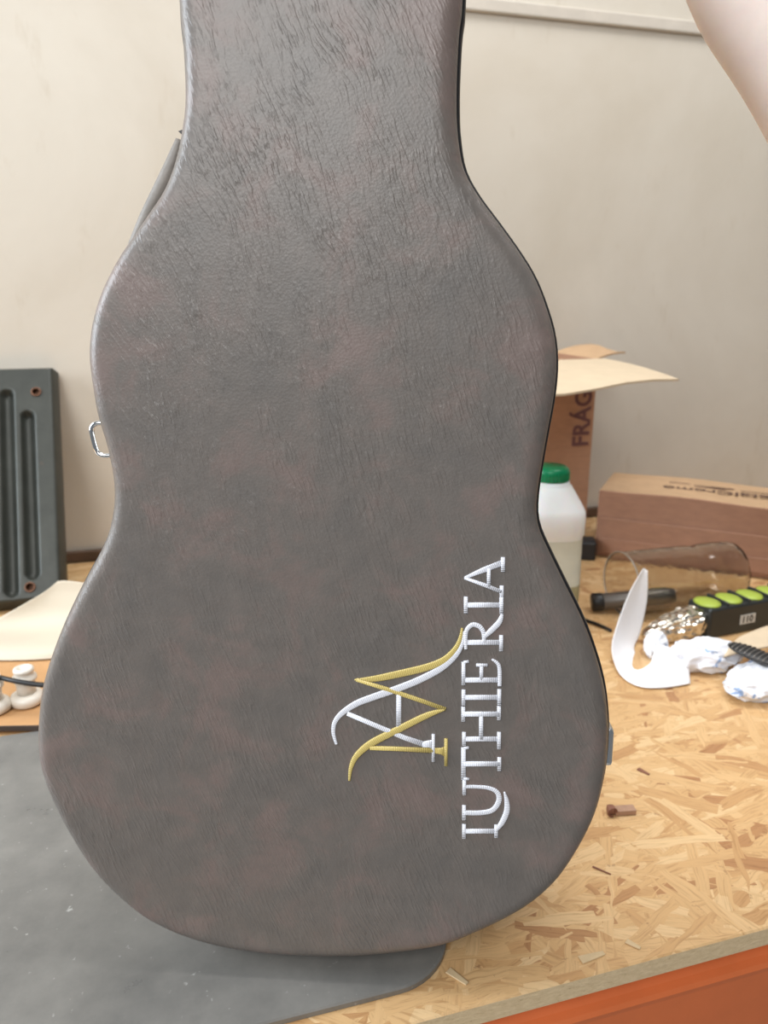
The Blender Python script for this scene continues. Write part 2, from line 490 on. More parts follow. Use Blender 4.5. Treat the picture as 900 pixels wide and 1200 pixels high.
# ------------------------------------------------------------------ grey mat under the case
MAT_T = 0.005
uc, _ = uv_of(on_z(527, 1095, MAT_T)); _, vf = uv_of(on_z(440, 1166, MAT_T))
print('mat corner', uc, vf)
def rounded_slab(name, u0, u1, v0, v1, r_corner, z0, z1, mat, parent=None, matrix=None):
    pts = [(u0, v0)]
    for k in range(13):
        t = R(-90 + 90 * k / 12); pts.append((u1 - r_corner + r_corner * math.cos(t), v0 + r_corner + r_corner * math.sin(t)))
    for k in range(7):
        t = R(90 * k / 6); pts.append((u1 - 0.02 + 0.02 * math.cos(t), v1 - 0.02 + 0.02 * math.sin(t)))
    pts.append((u0, v1))
    n = len(pts); e = 0.0012
    cx, cy = (u0 + u1) / 2, (v0 + v1) / 2
    V = [(x, y, z0) for x, y in pts] + [(x, y, z1 - e) for x, y in pts] + [(x + (e if x < cx else -e), y + (e if y < cy else -e), z1) for x, y in pts]
    F = [tuple(range(n)), tuple(range(2*n, 3*n))]
    for l in (0, 1):
        for i in range(n): F.append((l*n+i, l*n+(i+1) % n, (l+1)*n+(i+1) % n, (l+1)*n+i))
    o = pyd(name, V, F, mat, parent)
    if matrix is not None: o.matrix_world = matrix
    return o
mat_o = rounded_slab('rubber_mat', -1.1, uc, vf, vf + 0.42, 0.05, 0.0, MAT_T, M['mat'], None, BM @ Matrix.Translation((0, 0, 0.0003)))
tag(mat_o, 'dusty dark grey mat with a rounded corner under the instrument case', 'mat')

# ------------------------------------------------------------------ guitar case
LEAN, CYAW = R(-6), R(-4)
CR = Matrix.Rotation(CYAW, 4, 'Z') @ Matrix.Rotation(LEAN, 4, 'X')
RIM = 0.0105; DEPTH = 0.115
zO = DEPTH * math.sin(-LEAN) + MAT_T + 0.003
pO = on_z(384, 1116, zO)
CM = Matrix.Translation(pO) @ CR @ Matrix.Translation((0, -RIM, 0))
CMI = CM.inverted()
def on_case(px, py, ydepth=0.0):
    o = CMI @ CAM; d = CMI.to_3x3() @ ray(px, py)
    t = (ydepth - o.y) / d.y; return o + d * t
outline_px = [(216,50),(218.5,100),(218,130),(215,152),(211,175),(204,200),(193,226),(177,250),(158,278),(141,303),(124,336),(114,364),(108.5,391),(107,420),
    (111,453),(117,487),(127,520),(133,547),(136,572),(135,596),(129.5,622),(119,647),(100,682),(76,732),(60,775),(51.5,807),(48,840),(47.5,870),
    (52,900),(65,935),(87,977),(114,1017),(150,1053),(184,1077),(235,1098),(300,1111),(383,1116),(450,1113),(517,1103),(562,1086),(611,1061),
    (647,1032),(673,997),(696,952),(708,905),(712,863),(711.5,835),(707,800),(697,764),(683,727),(661,682),(643,645),(632,620),(628.5,598),(631,567),
    (640,513),(649,463),(652,425),(649,392),(640,360),(627,327),(609,297),(584,262),(559,228),(543,197),(536.5,158),(535,125),(535.5,89),(538,40)]
loc = [on_case(x, y, RIM) for x, y in outline_px]
xl = on_case(213.5, 0, RIM); xr = on_case(540, 0, RIM)
zt = (xl.z + xr.z) / 2; cx = (xl.x + xr.x) / 2; hw = (xr.x - xl.x) / 2
print('case: neck z', zt, 'half width', hw, 'lower bout', on_case(712, 863, RIM).x - on_case(47.5, 863, RIM).x, 'bottom', min(p.z for p in loc))
head = [(hw + 0.001, zt), (hw + 0.001, zt + 0.09), (hw + 0.003, zt + 0.15), (hw + 0.014, zt + 0.20), (hw + 0.020, zt + 0.26), (hw + 0.017, zt + 0.34),
        (hw + 0.004, zt + 0.38), (hw - 0.03, zt + 0.395)]
pts2 = [(p.x, p.z) for p in loc]
pts2 += [(cx + a, z) for a, z in head] + [(cx - a, z) for a, z in reversed(head)]
O2 = catmull([(x, z, 0) for x, z in pts2], 5, True)
# even out
def resample(P, n):
    L = [0.0]; Q = P + [P[0]]
    for i in range(len(P)): L.append(L[-1] + (Q[i+1] - Q[i]).length)
    out = []; j = 0
    for k in range(n):
        s = L[-1] * k / n
        while L[j+1] < s: j += 1
        f = (s - L[j]) / max(1e-9, L[j+1] - L[j]); out.append(Q[j].lerp(Q[j+1], f))
    return out
O2 = resample(O2, 420)
NO = len(O2)
area = sum(O2[i].x * O2[(i+1) % NO].y - O2[(i+1) % NO].x * O2[i].y for i in range(NO))
sg = 1 if area > 0 else -1
NRM = []
for i in range(NO):
    t = (O2[(i+2) % NO] - O2[i-2]).normalized(); NRM.append(Vector((t.y, -t.x, 0)) * sg)
def ring(off, y):
    return [Vector((O2[i].x + NRM[i].x * off, y, O2[i].y + NRM[i].y * off)) for i in range(NO)]
def shell(name, rings, mat, parent, capf=False, capb=False, loop=False):
    V = []; F = []
    for o_, y_ in rings: V += ring(o_, y_)
    n = len(rings)
    for l in range(n if loop else n - 1):
        for i in range(NO):
            a_, b_ = l * NO, ((l+1) % n) * NO
            F.append((a_ + i, a_ + (i+1) % NO, b_ + (i+1) % NO, b_ + i))
    nf = len(F)
    if capf: F.append(tuple(range(NO)))
    if capb: F.append(tuple(range((n-1)*NO, n*NO)))
    o = pyd(name, V, F, mat, parent)
    for i, p in enumerate(o.data.polygons): p.use_smooth = len(p.vertices) == 4
    return o
case = empty('guitar_case', matrix=CM)
tag(case, 'large brown leatherette guitar case standing upright with an embroidered monogram', 'guitar case')
prof = [(-RIM - 0.004, 0.0)] + [(-RIM * (1 - math.sin(R(t))), RIM * (1 - math.cos(R(t)))) for t in (0, 15, 30, 45, 60, 75, 90)]
lid = shell('lid', prof + [(0.0, 0.040)], M['leather'], case, capf=True)
body = shell('body_shell', [(-0.001, 0.043), (0.0, 0.044), (0.0, DEPTH - RIM)] + [(-RIM * (1 - math.cos(R(t))), DEPTH - RIM + RIM * math.sin(R(t))) for t in (20, 45, 70, 90)], M['leather'], case, capb=True)
pc = shell('edge_piping', [(-0.001, 0.0125), (0.0010, 0.0128), (0.0018, 0.0145), (0.0010, 0.0165), (-0.001, 0.0168)], M['black_trim'], lid, loop=True)
tr = shell('edge_band', [(-0.001, 0.0175), (0.0022, 0.0180), (0.0022, 0.0200), (-0.001, 0.0205)], M['tan_trim'], lid, loop=True)
gk = shell('gasket', [(-0.002, 0.0400), (0.0004, 0.0400), (0.0004, 0.0435), (-0.002, 0.0435)], M['black_trim'], case, loop=True)

# embroidery -------------------------------------------------------
def stroke_geo(pts, widths, smooth, lift):
    """raised satin-stitch ribbon following pixel points on the lid face"""
    data = [(*on_case(x, y, 0.0), w_) for (x, y), w_ in zip(pts, widths)]
    P = [Vector((d[0], d[2], 0)) for d in data]
    pxm = (on_case(451, 800).x - on_case(450, 800).x)
    W = [d[3] * pxm for d in data]
    if smooth:
        P2 = catmull([(p.x, p.y, w_) for p, w_ in zip(P, W)], 7)
        P = [Vector((q.x, q.y, 0)) for q in P2]; W = [q.z for q in P2]
    V = []; UVs = []; F = []; s = 0
    prof = [(-0.5, 0.0003), (-0.46, -0.7), (-0.3, -0.95), (0.0, -1.0), (0.3, -0.95), (0.46, -0.7), (0.5, 0.0003)]
    for i, p in enumerate(P):
        if i: s += (p - P[i-1]).length
        t = (P[min(i+1, len(P)-1)] - P[max(i-1, 0)]).normalized(); nn = Vector((-t.y, t.x, 0))
        for f, h in prof:
            q = p + nn * (f * W[i]); V.append((q.x, (h * (0.0007 + lift) if h < 0 else h), q.y)); UVs.append((s * 260, f * W[i] * 260))
    k = len(prof)
    for i in range(len(P) - 1):
        for j in range(k - 1): F.append((i*k+j, i*k+j+1, (i+1)*k+j+1, (i+1)*k+j))
    F.append(tuple(range(k))); F.append(tuple(range((len(P)-1)*k, len(P)*k)))
    return V, F, UVs
def embroider(name, strokes, mat, label=None):
    V = []; F = []; UVs = []
    for k, (pts, widths, smooth) in enumerate(strokes):
        if isinstance(widths, (int, float)): widths = [widths] * len(pts)
        v, f, u = stroke_geo(pts, widths, smooth, 0.00012 * (k % 4))
        o_ = len(V); V += v; UVs += u; F += [tuple(i + o_ for i in ff) for ff in f]
    o = pyd(name, V, F, mat, lid, True)
    uvl = o.data.uv_layers.new(name='UVMap')
    for lp in o.data.loops: uvl.data[lp.index].uv = UVs[lp.vertex_index]
    if label: o['label'] = label
    return o
def c6(pts): return [(380 + x / 5.0, 720 + y / 5.0) for x, y in pts]
def c5(pts): return [(360 + x / 3.2423, 630 + y / 3.2423) for x, y in pts]
white = [
    (c6([(72,762),(54,695),(62,632),(105,578),(190,522),(300,480),(430,435),(560,382),(680,318),(765,245),(808,175),(820,100)]), [3.0,4.6,5.6,6.8,8,8.6,8.8,8.6,8,6.6,4.4,2.6], True),
    (c6([(135,580),(300,650),(470,722),(585,762)]), [5.5,5.8,6.2,7.5], False),
    (c6([(575,762),(612,758),(640,762)]), [7, 9, 13], False),
    (c6([(639,700),(639,862)]), 3.8, False),
    (c6([(437,465),(437,660)]), 6.0, False)]
yellow = [
    (c6([(178,382),(300,376),(450,346),(600,310),(700,268),(765,205),(795,145),(808,80)]), [1.5,7.6,9.0,9.0,8.0,6.0,4.2,2.4], True),
    (c6([(188,382),(350,432),(530,492),(712,556)]), [4.2,5.2,5.4,5.0], False),
    (c6([(705,556),(600,592),(430,676),(280,752),(195,822),(158,892),(147,972)]), [2.5,7.4,8.6,9.0,7.4,5.2,2.6], True),
    (c6([(268,781),(450,788),(640,797)]), [5.2,5.6,6.4], False),
    (c6([(632,797),(680,800),(708,803)]), [6.4, 8, 13], False),
    (c6([(713,726),(713,886)]), 4.0, False)]
embroider('embroidered_monogram', white, M['white_thread'], 'white satin stitched letter A of the monogram')
embroider('embroidered_monogram', yellow, M['yellow_thread'], 'yellow satin stitched letter M of the monogram')
S = 4.6; T = 6.2
letters = [
  [([(592,1115),(722,1115)], T, 0), ([(596,1088),(596,1142)], S, 0), ([(718,1090),(718,1138)], S, 0), ([(716,1112),(740,1082),(758,1040),(758,1000),(749,966)], [4,6.5,7,5.5,2], 1)],
  [([(596,1016),(596,1074)], S, 0), ([(597,1045),(660,1045),(705,1034),(728,1000),(722,968),(690,951),(640,946),(597,946)], [T,T,T,6.4,5.6,4.8,4.4,4.4], 1), ([(597,920),(597,976)], S, 0)],
  [([(594,797),(594,918)], 5.5, 0), ([(594,800),(615,797)], 3.2, 0), ([(594,914),(616,917)], 3.2, 0), ([(594,859),(732,859)], T, 0), ([(730,834),(730,886)], S, 0)],
  [([(594,765),(730,765)], T, 0), ([(596,738),(596,790)], S, 0), ([(729,738),(729,802)], S, 0), ([(592,670),(730,670)], T, 0), ([(593,642),(593,698)], S, 0), ([(729,640),(729,692)], S, 0), ([(661,670),(661,765)], 5.0, 0)],
  [([(592,607),(732,607)], T, 0), ([(594,577),(594,638)], S, 0), ([(730,575),(730,638)], S, 0)],
  [([(592,541),(732,541)], T, 0), ([(594,472),(594,560)], S, 0), ([(594,473),(614,470)], 3.2, 0), ([(731,564),(731,500),(722,476),(702,462)], [S,S,4,2.4], 1), ([(662,484),(662,541)], 4.4, 0), ([(642,484),(686,484)], 3.6, 0)],
  [([(602,398),(738,398)], T, 0), ([(737,370),(737,430)], S, 0), ([(603,424),(602,385),(606,352),(628,331),(655,338),(670,362),(672,396)], [3.4,4.4,5,5.4,5.6,5,4.4], 1), ([(670,378),(700,352),(730,320),(741,290)], [5,6.6,6.4,3.4], 1)],
  [([(600,256),(738,256)], T, 0), ([(603,224),(603,288)], S, 0), ([(738,226),(738,288)], S, 0)],
  [([(598,153),(668,124),(740,96)], [3,6.4,6.8], 0), ([(598,153),(668,178),(740,206)], [3,4.6,4.8], 0), ([(690,116),(690,186)], 4.2, 0), ([(744,74),(744,128)], S, 0), ([(739,182),(739,238)], S, 0)]]
for Ls in letters:
    embroider('embroidered_letter', [(c5(p), w_, bool(s_)) for p, w_, s_ in Ls], M['white_thread'])

# chrome latch bails, strap and hooks on the side
def bail(px_pts, yd, rad, name='latch_ring'):
    P = catmull([on_case(x, y, yd) for x, y in px_pts], 6)
    return tube(name, P, rad, M['chrome'], case)
bail([(134,497),(124,495.5),(114,496),(109,499),(107.5,505),(110,517),(114,529),(120,533.5),(129,533.5),(138,531)], 0.050, 0.0018)
q = on_case(713, 868, 0.060)
lb = bm_obj('latch_plate', box_bm(-0.016, 0.003, -0.012, 0.012, -0.014, 0.014, 0.003), M['chrome'], case); lb.location = (q.x - 0.0015, 0.060, q.z)
q = on_case(130, 515, 0.055)
lb = bm_obj('latch_plate', box_bm(-0.002, 0.016, -0.014, 0.014, -0.018, 0.018, 0.003), M['chrome'], case); lb.location = (q.x + 0.012, 0.058, q.z)
# padded strap bridging the hollow between neck and shoulder
def strap(px_o, px_i, y0, y1, name, mat):
    Oo = catmull([on_case(x, y, y0) for x, y in px_o], 5); Ii = catmull([on_case(x, y, y0) for x, y in px_i], 5)
    V = []; F = []; n = len(Oo)
    for o_, i_ in zip(Oo, Ii):
        mid = (o_ + i_) / 2; hv = (o_ - i_) / 2
        for k in range(12):
            a_ = 2 * math.pi * k / 12
            ca, sa = math.cos(a_), math.sin(a_)
            ca = math.copysign(abs(ca) ** 0.6, ca); sa = math.copysign(abs(sa) ** 0.6, sa)
            q = mid + hv * ca; V.append((q.x, (y0 + y1) / 2 + (y1 - y0) / 2 * sa, q.z))
    for i in range(n - 1):
        for k in range(12): F.append((i*12+k, i*12+(k+1) % 12, (i+1)*12+(k+1) % 12, (i+1)*12+k))
    F.append(tuple(range(12))); F.append(tuple(range((n-1)*12, n*12)))
    return pyd(name, V, F, mat, case, True)
strap([(203,160),(189,187),(173,220),(159,250),(146,284),(136,312)], [(216,165),(211,192),(198,222),(184,248),(170,276),(162,305)], 0.046, 0.078, 'side_strap', M['leather_strap'])
for (x, y) in ((210, 157), (211.5, 5)):
    q = on_case(x, y, 0.03)
    hk = pyd('hook', [(q.x - 0.0, 0.028, q.z + 0.001), (q.x + 0.006, 0.028, q.z + 0.003), (q.x + 0.006, 0.028, q.z - 0.003),
                      (q.x - 0.0, 0.036, q.z + 0.001), (q.x + 0.006, 0.036, q.z + 0.003), (q.x + 0.006, 0.036, q.z - 0.003)],
             [(0, 1, 2), (3, 5, 4), (0, 3, 4, 1), (1, 4, 5, 2), (2, 5, 3, 0)], M['black'], case)

# ------------------------------------------------------------------ the arm that steadies the case (hand above the frame)
def skin_chain(name, verts, edges, radii, mat, parent=None, sub=2, root=0):
    me = bpy.data.meshes.new(name); me.from_pydata([tuple(v) for v in verts], edges, []); me.update()
    o = link(name, me, mat, parent)
    mod = o.modifiers.new('skin', 'SKIN'); mod.use_smooth_shade = True
    sv = me.skin_vertices[0].data
    for i, r_ in enumerate(radii): sv[i].radius = r_ if isinstance(r_, tuple) else (r_, r_)
    sv[root].use_root = True
    s = o.modifiers.new('sub', 'SUBSURF'); s.levels = sub; s.render_levels = sub
    return o
nz = zt + 0.085
def L(x, y, z): return CM @ Vector((cx + x, y, z))
av = [at_depth(1075, 285, 0.49), at_depth(1020, 190, 0.485), at_depth(973, 105, 0.48), at_depth(922, 38, 0.475), at_depth(872, -28, 0.475), at_depth(828, -92, 0.48)]
ar = [0.046, 0.049, 0.0455, 0.0400, 0.0400, (0.032, 0.028)]
edges = [(i, i+1) for i in range(5)]
wr = av[-1]
palm = [L(hw + 0.075, 0.075, nz + 0.005), L(hw + 0.040, 0.105, nz + 0.012)]
av += palm; ar += [(0.032, 0.022), (0.034, 0.018)]; edges += [(5, 6), (6, 7)]
for k, (dz, ln, rr) in enumerate(((0.034, 0.9, 0.0088), (0.012, 1.0, 0.0092), (-0.010, 0.94, 0.0088), (-0.031, 0.76, 0.0078))):
    b0 = len(av)
    av += [L(hw + 0.020, 0.121, nz + 0.010 + dz), L(hw - 0.018 * ln, 0.1275, nz + 0.012 + dz * 1.1), L(hw - 0.045 * ln, 0.1275, nz + 0.013 + dz * 1.12), L(hw - 0.066 * ln, 0.1265, nz + 0.013 + dz * 1.13)]
    ar += [rr * 1.15, rr, rr * 0.93, rr * 0.8]
    edges += [(7, b0), (b0, b0+1), (b0+1, b0+2), (b0+2, b0+3)]
b0 = len(av)
av += [L(hw + 0.058, 0.034, nz + 0.016), L(hw + 0.032, -0.004, nz + 0.026), L(hw + 0.006, -0.012, nz + 0.032), L(hw - 0.014, -0.0105, nz + 0.036)]
ar += [0.0135, 0.0115, 0.0105, 0.0085]
edges += [(6, b0), (b0, b0+1), (b0+1, b0+2), (b0+2, b0+3)]
b0 = len(av)
el = at_depth(1130, 350, 0.475)
av += [el, el + Vector((0.085, -0.055, 0.015)), el + Vector((0.185, -0.115, 0.035)), el + Vector((0.265, -0.165, 0.055))]   # elbow, upper arm, shoulder
ar += [0.046, 0.050, 0.056, 0.060]
edges += [(0, b0), (b0, b0+1), (b0+1, b0+2), (b0+2, b0+3)]
arm = skin_chain('person', av, edges, ar, M['skin'])
tag(arm, 'bare pale forearm of a person reaching in from the right to hold the case', 'person')

# ------------------------------------------------------------------ left side : ribbed steel plate, board, paper, knobs, cable
pb = on_z(80, 712, 0.0)
ub, vb = uv_of(pb)
# lean so that the top edge meets the wall
best = None
for Lh in [0.30 + 0.002 * i for i in range(150)]:
    gap = WALL_V - vb - 0.012
    s_ = min(0.95, gap / Lh); an = math.asin(s_)
    p = bench(ub, vb + Lh * math.sin(an), Lh * math.cos(an)); v = p - CAM
    y = 600 - FPX * v.dot(UPV) / v.dot(FWD)
    if best is None or abs(y - 436) < best[0]: best = (abs(y - 436), Lh, an)
_, PH, PA = best
print('plate', PH, math.degrees(PA), 'gap', WALL_V - vb)
PW = 0.44
plate = empty('ribbed_plate', matrix=BM @ Matrix.Translation((ub, vb, 0.0085)) @ Matrix.Rotation(-PA, 4, 'X'))
tag(plate, 'dark green-grey ribbed steel plate with rusty holes leaning on the wall', 'metal plate')
def plate_u(px, py):   # pixel on plate plane -> local (x,z)
    Mi = plate.matrix_world.inverted() if False else (BM @ Matrix.Translation((ub, vb, 0.0085)) @ Matrix.Rotation(-PA, 4, 'X')).inverted()
    o = Mi @ CAM; d = Mi.to_3x3() @ ray(px, py); t = -o.y / d.y; q = o + d * t; return q.x, q.z
gx1, gz1 = plate_u(10, 467)[0], plate_u(10, 467)[1]; gx1b, gz0 = plate_u(12, 694)
g2x, g2z1 = plate_u(34, 492); _, g2z0 = plate_u(33, 674)
h1 = plate_u(44, 463); h2 = plate_u(37, 690)
print('plate local', gx1, gz1, gz0, g2x, g2z1, g2z0, h1, h2)
step_ = abs(gx1 - g2x)
grooves = [(g2x, g2z0, g2z1)] + [(gx1 - k * step_, gz0, gz1) for k in range(int((PW - 0.07) / step_))]
holes = [h1, h2, (-PW - h1[0], h1[1]), (-PW - h2[0], h2[1])]
nx, nz_ = 190, 170
V = []; F = []
def inside(x, z):
    # rounded rectangle with the notched upper right corner
    if x > -0.022 and z > PH - 0.008: return False
    return True
for j in range(nz_ + 1):
    for i in range(nx + 1):
        x = -PW + PW * i / nx; z = PH * j / nz_
        y = 0.0
        for g, z0, z1 in grooves:
            zz = min(max(z, z0), z1); d = math.hypot(x - g, z - zz)
            y += 0.013 * max(0.0, 1 - (d / 0.011) ** 2) ** 0.8
        e = min(-x, x + PW, z, PH - z)
        if e < 0.010: y += 0.024 * (1 - e / 0.010) ** 1.5
        for hx, hz in holes:
            d = math.hypot(x - hx, z - hz)
            if 0.005 < d < 0.0085 and d > 1e-6: x = hx + (x - hx) / d * 0.0065; z = hz + (z - hz) / d * 0.0065
        V.append((x, y - 0.012, z))
for j in range(nz_):
    for i in range(nx):
        q = [j*(nx+1)+i, j*(nx+1)+i+1, (j+1)*(nx+1)+i+1, (j+1)*(nx+1)+i]
        mx = sum(V[k][0] for k in q) / 4; mz = sum(V[k][2] for k in q) / 4
        if not inside(mx, mz): continue
        if any(math.hypot(mx - hx, mz - hz) < 0.0060 for hx, hz in holes): continue
        F.append(tuple(q))
pl = pyd('sheet', V, F, M['plate'], plate, True)
so = pl.modifiers.new('thick', 'SOLIDIFY'); so.thickness = 0.002; so.offset = 1
for hx, hz in holes[:2]:
    ringp = [(hx + 0.0068 * math.cos(a_ * math.pi / 10), -0.0135, hz + 0.0068 * math.sin(a_ * math.pi / 10)) for a_ in range(20)]
    tube('rusty_rim', ringp, 0.0012, M['rust'], plate, 6, True)
    dk = bm_obj('bolt_back', box_bm(hx - 0.009, hx + 0.009, -0.004, 0.0, hz - 0.009, hz + 0.009, 0.001), M['rust'], plate)

# plywood board
B0, B1 = on_z(0, 851, 0.011), on_z(60, 850, 0.011)
bu = (B1 - B0); bu.z = 0; bu.normalize()
bang = math.atan2(bu.y, bu.x)
BD = Matrix.Translation((B0.x, B0.y, MAT_T + 0.0008)) @ Matrix.Rotation(bang, 4, 'Z')
board = empty('plywood_board', matrix=BD)
tag(board, 'thin orange plywood board with a dark front edge left of the case', 'board')
bm_obj('panel', box_bm(-0.35, 0.27, 0.0, 0.20, 0.0005, 0.006, 0.0005, 1), M['ply'], board)
bm_obj('front_edge', box_bm(-0.35, 0.27, -0.002, 0.0, 0.0, 0.0058), M['ply_edge'], board)
BZ = MAT_T + 0.0008 + 0.006

# cream sheet curling up in front of the plate
def sheet(name, rows, mat, thick=0.0008, n=6):
    """rows: list of rows of 3D points -> smooth bent sheet"""
    A = [catmull(r_, n) for r_ in rows]
    cols = list(zip(*A)); G = [catmull(c_, n) for c_ in cols]
    w_, h_ = len(G), len(G[0]); V = [p for g in G for p in g]
    F = [(i*h_+j, (i+1)*h_+j, (i+1)*h_+j+1, i*h_+j+1) for i in range(w_-1) for j in range(h_-1)]
    o = pyd(name, V, F, mat, None, True)
    s = o.modifiers.new('thick', 'SOLIDIFY'); s.thickness = thick; s.offset = 0
    return o
zb = BZ + 0.002
rows = [
    [on_z(-75, 772, zb), on_z(0, 774, zb), on_z(60, 772, zb), on_z(125, 764, zb)],
    [on_z(-55, 757, zb + 0.008), on_z(8, 758, zb + 0.008), on_z(66, 757, zb + 0.009), on_z(130, 750, zb + 0.010)],
    [on_y(-20, 735, 0.985), on_y(28, 734, 0.995), on_y(80, 732, 1.0), on_y(140, 727, 1.01)],
    [on_y(45, 698, 1.02), on_y(62, 699, 1.025), on_y(100, 701, 1.03), on_y(152, 703, 1.035)],
    [on_y(68, 681, 1.035), on_y(80, 680.5, 1.037), on_y(108, 684, 1.04), on_y(158, 690, 1.045)]]
sh = sheet('cream_paper_sheet', rows, M['cream'])
tag(sh, 'cream paper sheet curling up in front of the ribbed plate', 'paper')

def fitting(px, py, label):
    p = on_z(px, py, BZ)
    e = empty('porcelain_fitting', (p.x, p.y, BZ + 0.0003))
    tag(e, label, 'fitting', 'white fittings on the plywood board')
    lathe('flange', [(0.0125, 0.0), (0.0158, 0.002), (0.0163, 0.007), (0.0150, 0.0105), (0.0100, 0.0125)], M['porcelain'], e)
    lathe('neck', [(0.0095, 0.0122), (0.0088, 0.020), (0.0096, 0.0235), (0.0088, 0.026)], M['porcelain'], e)
    lathe('cap', [(0.0100, 0.0260), (0.0118, 0.0272), (0.0118, 0.0305), (0.0090, 0.0325), (0.0090, 0.0355), (0.0100, 0.0365), (0.0096, 0.0395), (0.0065, 0.0405), (0.0055, 0.0370)], M['porcelain'], e)
    e.scale = (1.12, 1.12, 1.12)
    return e
fitting(33, 824, 'white fitting with flanged foot and ringed neck touching the case edge')
fitting(-6, 833, 'white fitting cut by the left edge of the picture')
cb = tube('black_cable', catmull([on_z(-120, 765, 0.052), on_z(-50, 781, 0.052), on_z(0, 794, 0.052), on_z(25, 799.5, 0.051), on_z(52, 803, 0.048), on_z(90, 806, 0.038), on_z(135, 806, 0.0155)], 6), 0.0029, M['black'])
tag(cb, 'dark cable running past the white fittings left of the case', 'cable')

# ------------------------------------------------------------------ tall open carton
u = U.copy(); nin = V_.copy(); nout = -nin
HB = z_above(BOXC, 421)
BXW, BXD, T_ = 0.30, 0.16, 0.004
BXM = frame_matrix(BOXC + Vector((0, 0, 0.0004)), u, nin, Vector((0, 0, 1)))
print('carton h', HB)
bx = empty('open_carton', matrix=BXM)
tag(bx, 'tall brown open cardboard carton printed FRÁG behind the white bottle', 'carton')
bm_obj('front_panel', box_bm(-BXW, 0, 0, T_, 0, HB), M['card'], bx)
bm_obj('back_panel', box_bm(-BXW, 0, BXD - T_, BXD, 0, HB), M['card'], bx)
bm_obj('side_panel', box_bm(-T_, 0, T_, BXD - T_, 0, HB), M['card'], bx)
bm_obj('side_panel', box_bm(-BXW, -BXW + T_, T_, BXD - T_, 0, HB), M['card'], bx)
bm_obj('bottom_panel', box_bm(-BXW + T_, -T_, T_, BXD - T_, 0, T_), M['card'], bx)
def flap(name, pts, mat, nsub=5):
    V = []; F = []; t = 0.003; m = nsub
    a, b_, c_, d_ = [Vector(p) for p in pts]   # hinge a-b, outer d-c
    for k in range(2):
        for i in range(m + 1):
            for j in range(m + 1):
                p = a.lerp(b_, i / m).lerp(d_.lerp(c_, i / m), j / m)
                bend = 0.003 * math.sin(math.pi * j / m) - 0.003 * math.sin(2.2 * math.pi * i / m) * (j / m)
                V.append(p + Vector((0, 0, bend - k * t)))
    n = (m + 1) ** 2
    for k in range(2):
        for i in range(m):
            for j in range(m):
                q = [k*n + i*(m+1)+j, k*n + (i+1)*(m+1)+j, k*n + (i+1)*(m+1)+j+1, k*n + i*(m+1)+j+1]; F.append(tuple(q))
    rim = [(i*(m+1)) for i in range(m+1)] + [m*(m+1)+j for j in range(1, m+1)] + [i*(m+1)+m for i in range(m-1, -1, -1)] + [j for j in range(m-1, 0, -1)]
    for i in range(len(rim)): F.append((rim[i], rim[(i+1) % len(rim)], n + rim[(i+1) % len(rim)], n + rim[i]))
    return pyd(name, V, F, mat, bx)
def on_carton(px, py, zl):
    d = ray(px, py); z = BOXC.z + zl; p = CAM + d * ((z - CAM_H) / d.z); return BXM.inverted() @ p
fr = on_carton(796, 443, HB - 0.006); fl_ = on_carton(640, 461, HB - 0.006)
flap('top_flap', [(-BXW, -0.001, HB), (0.012, -0.001, HB + 0.001), (fr.x, fr.y, HB - 0.006), (-BXW - 0.01, fl_.y, HB - 0.008)], M['card_light'])  # flap paler than the box: light falling on it is in the colour
flap('side_flap', [(0.001, 0.008, HB), (0.001, BXD, HB), (0.062, BXD + 0.0, HB + 0.016), (0.068, 0.02, HB + 0.010)], M['card_top'])
flap('side_flap', [(-BXW, BXD, HB), (-BXW, 0.006, HB), (-BXW - 0.07, 0.006, HB - 0.03), (-BXW - 0.07, BXD, HB - 0.03)], M['card_top'])
# FRAGIL print reading upwards
def carton_px(px, py):
    o = BXM.inverted() @ CAM; d = BXM.inverted().to_3x3() @ ray(px, py); t = -o.y / d.y; return o + d * t
f0 = carton_px(688.5, 523); f1 = carton_px(670, 523); f2 = carton_px(688, 462)
sz = abs(f0.x - f1.x) / 0.70
tm = frame_matrix((f0.x, -0.0006, f0.z), (0, 0, 1), (-1, 0, 0), (0, -1, 0))
tx = text_mesh('printed_lettering', 'FRÁGIL', sz, M['ink'], bx, tm, 0.0003, 0.0011)
wid = max(v.co.x for v in tx.data.vertices)
print('frag', sz, wid, f2.z - f0.z)
tx.scale.x *= 0.9

# ------------------------------------------------------------------ long low carton
P0, P1 = on_z(696, 651), on_z(905, 680)
ld = (P1 - P0); ld.z = 0; ld.normalize(); ln = Vector((-ld.y, ld.x, 0))
LH = z_above(P0, 574)
LW, LD = 0.62, 0.155
LM = frame_matrix(P0 + Vector((0, 0, 0.0004)), ld, ln, Vector((0, 0, 1)))
print('long carton height', LH, 'clear to wall', [WALL_V - uv_of(P0 + ln * LD)[1], WALL_V - uv_of(P0 + ld * LW + ln * LD)[1]])
lc = empty('long_carton', matrix=LM)
tag(lc, 'long low brown cardboard carton with upside-down print, top coloured as lit and sides as shaded', 'carton')
bm = box_bm(0, LW, 0, LD, 0, LH, 0.003, 2); 
bmesh.ops.subdivide_edges(bm, edges=[e for e in bm.edges if e.calc_length() > 0.3], cuts=14, use_grid_fill=True)
for v in bm.verts:
    if v.co.z > LH * 0.8: v.co.z += 0.0015 * math.sin(v.co.x * 13) - 0.001 * math.sin(v.co.x * 31); v.co.y += 0.002 * math.sin(v.co.x * 17)
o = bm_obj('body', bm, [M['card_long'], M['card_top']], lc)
for p in o.data.polygons: p.material_index = 1 if p.normal.z > 0.8 else 0  # top lighter, sides darker: overhead light is put into the colours
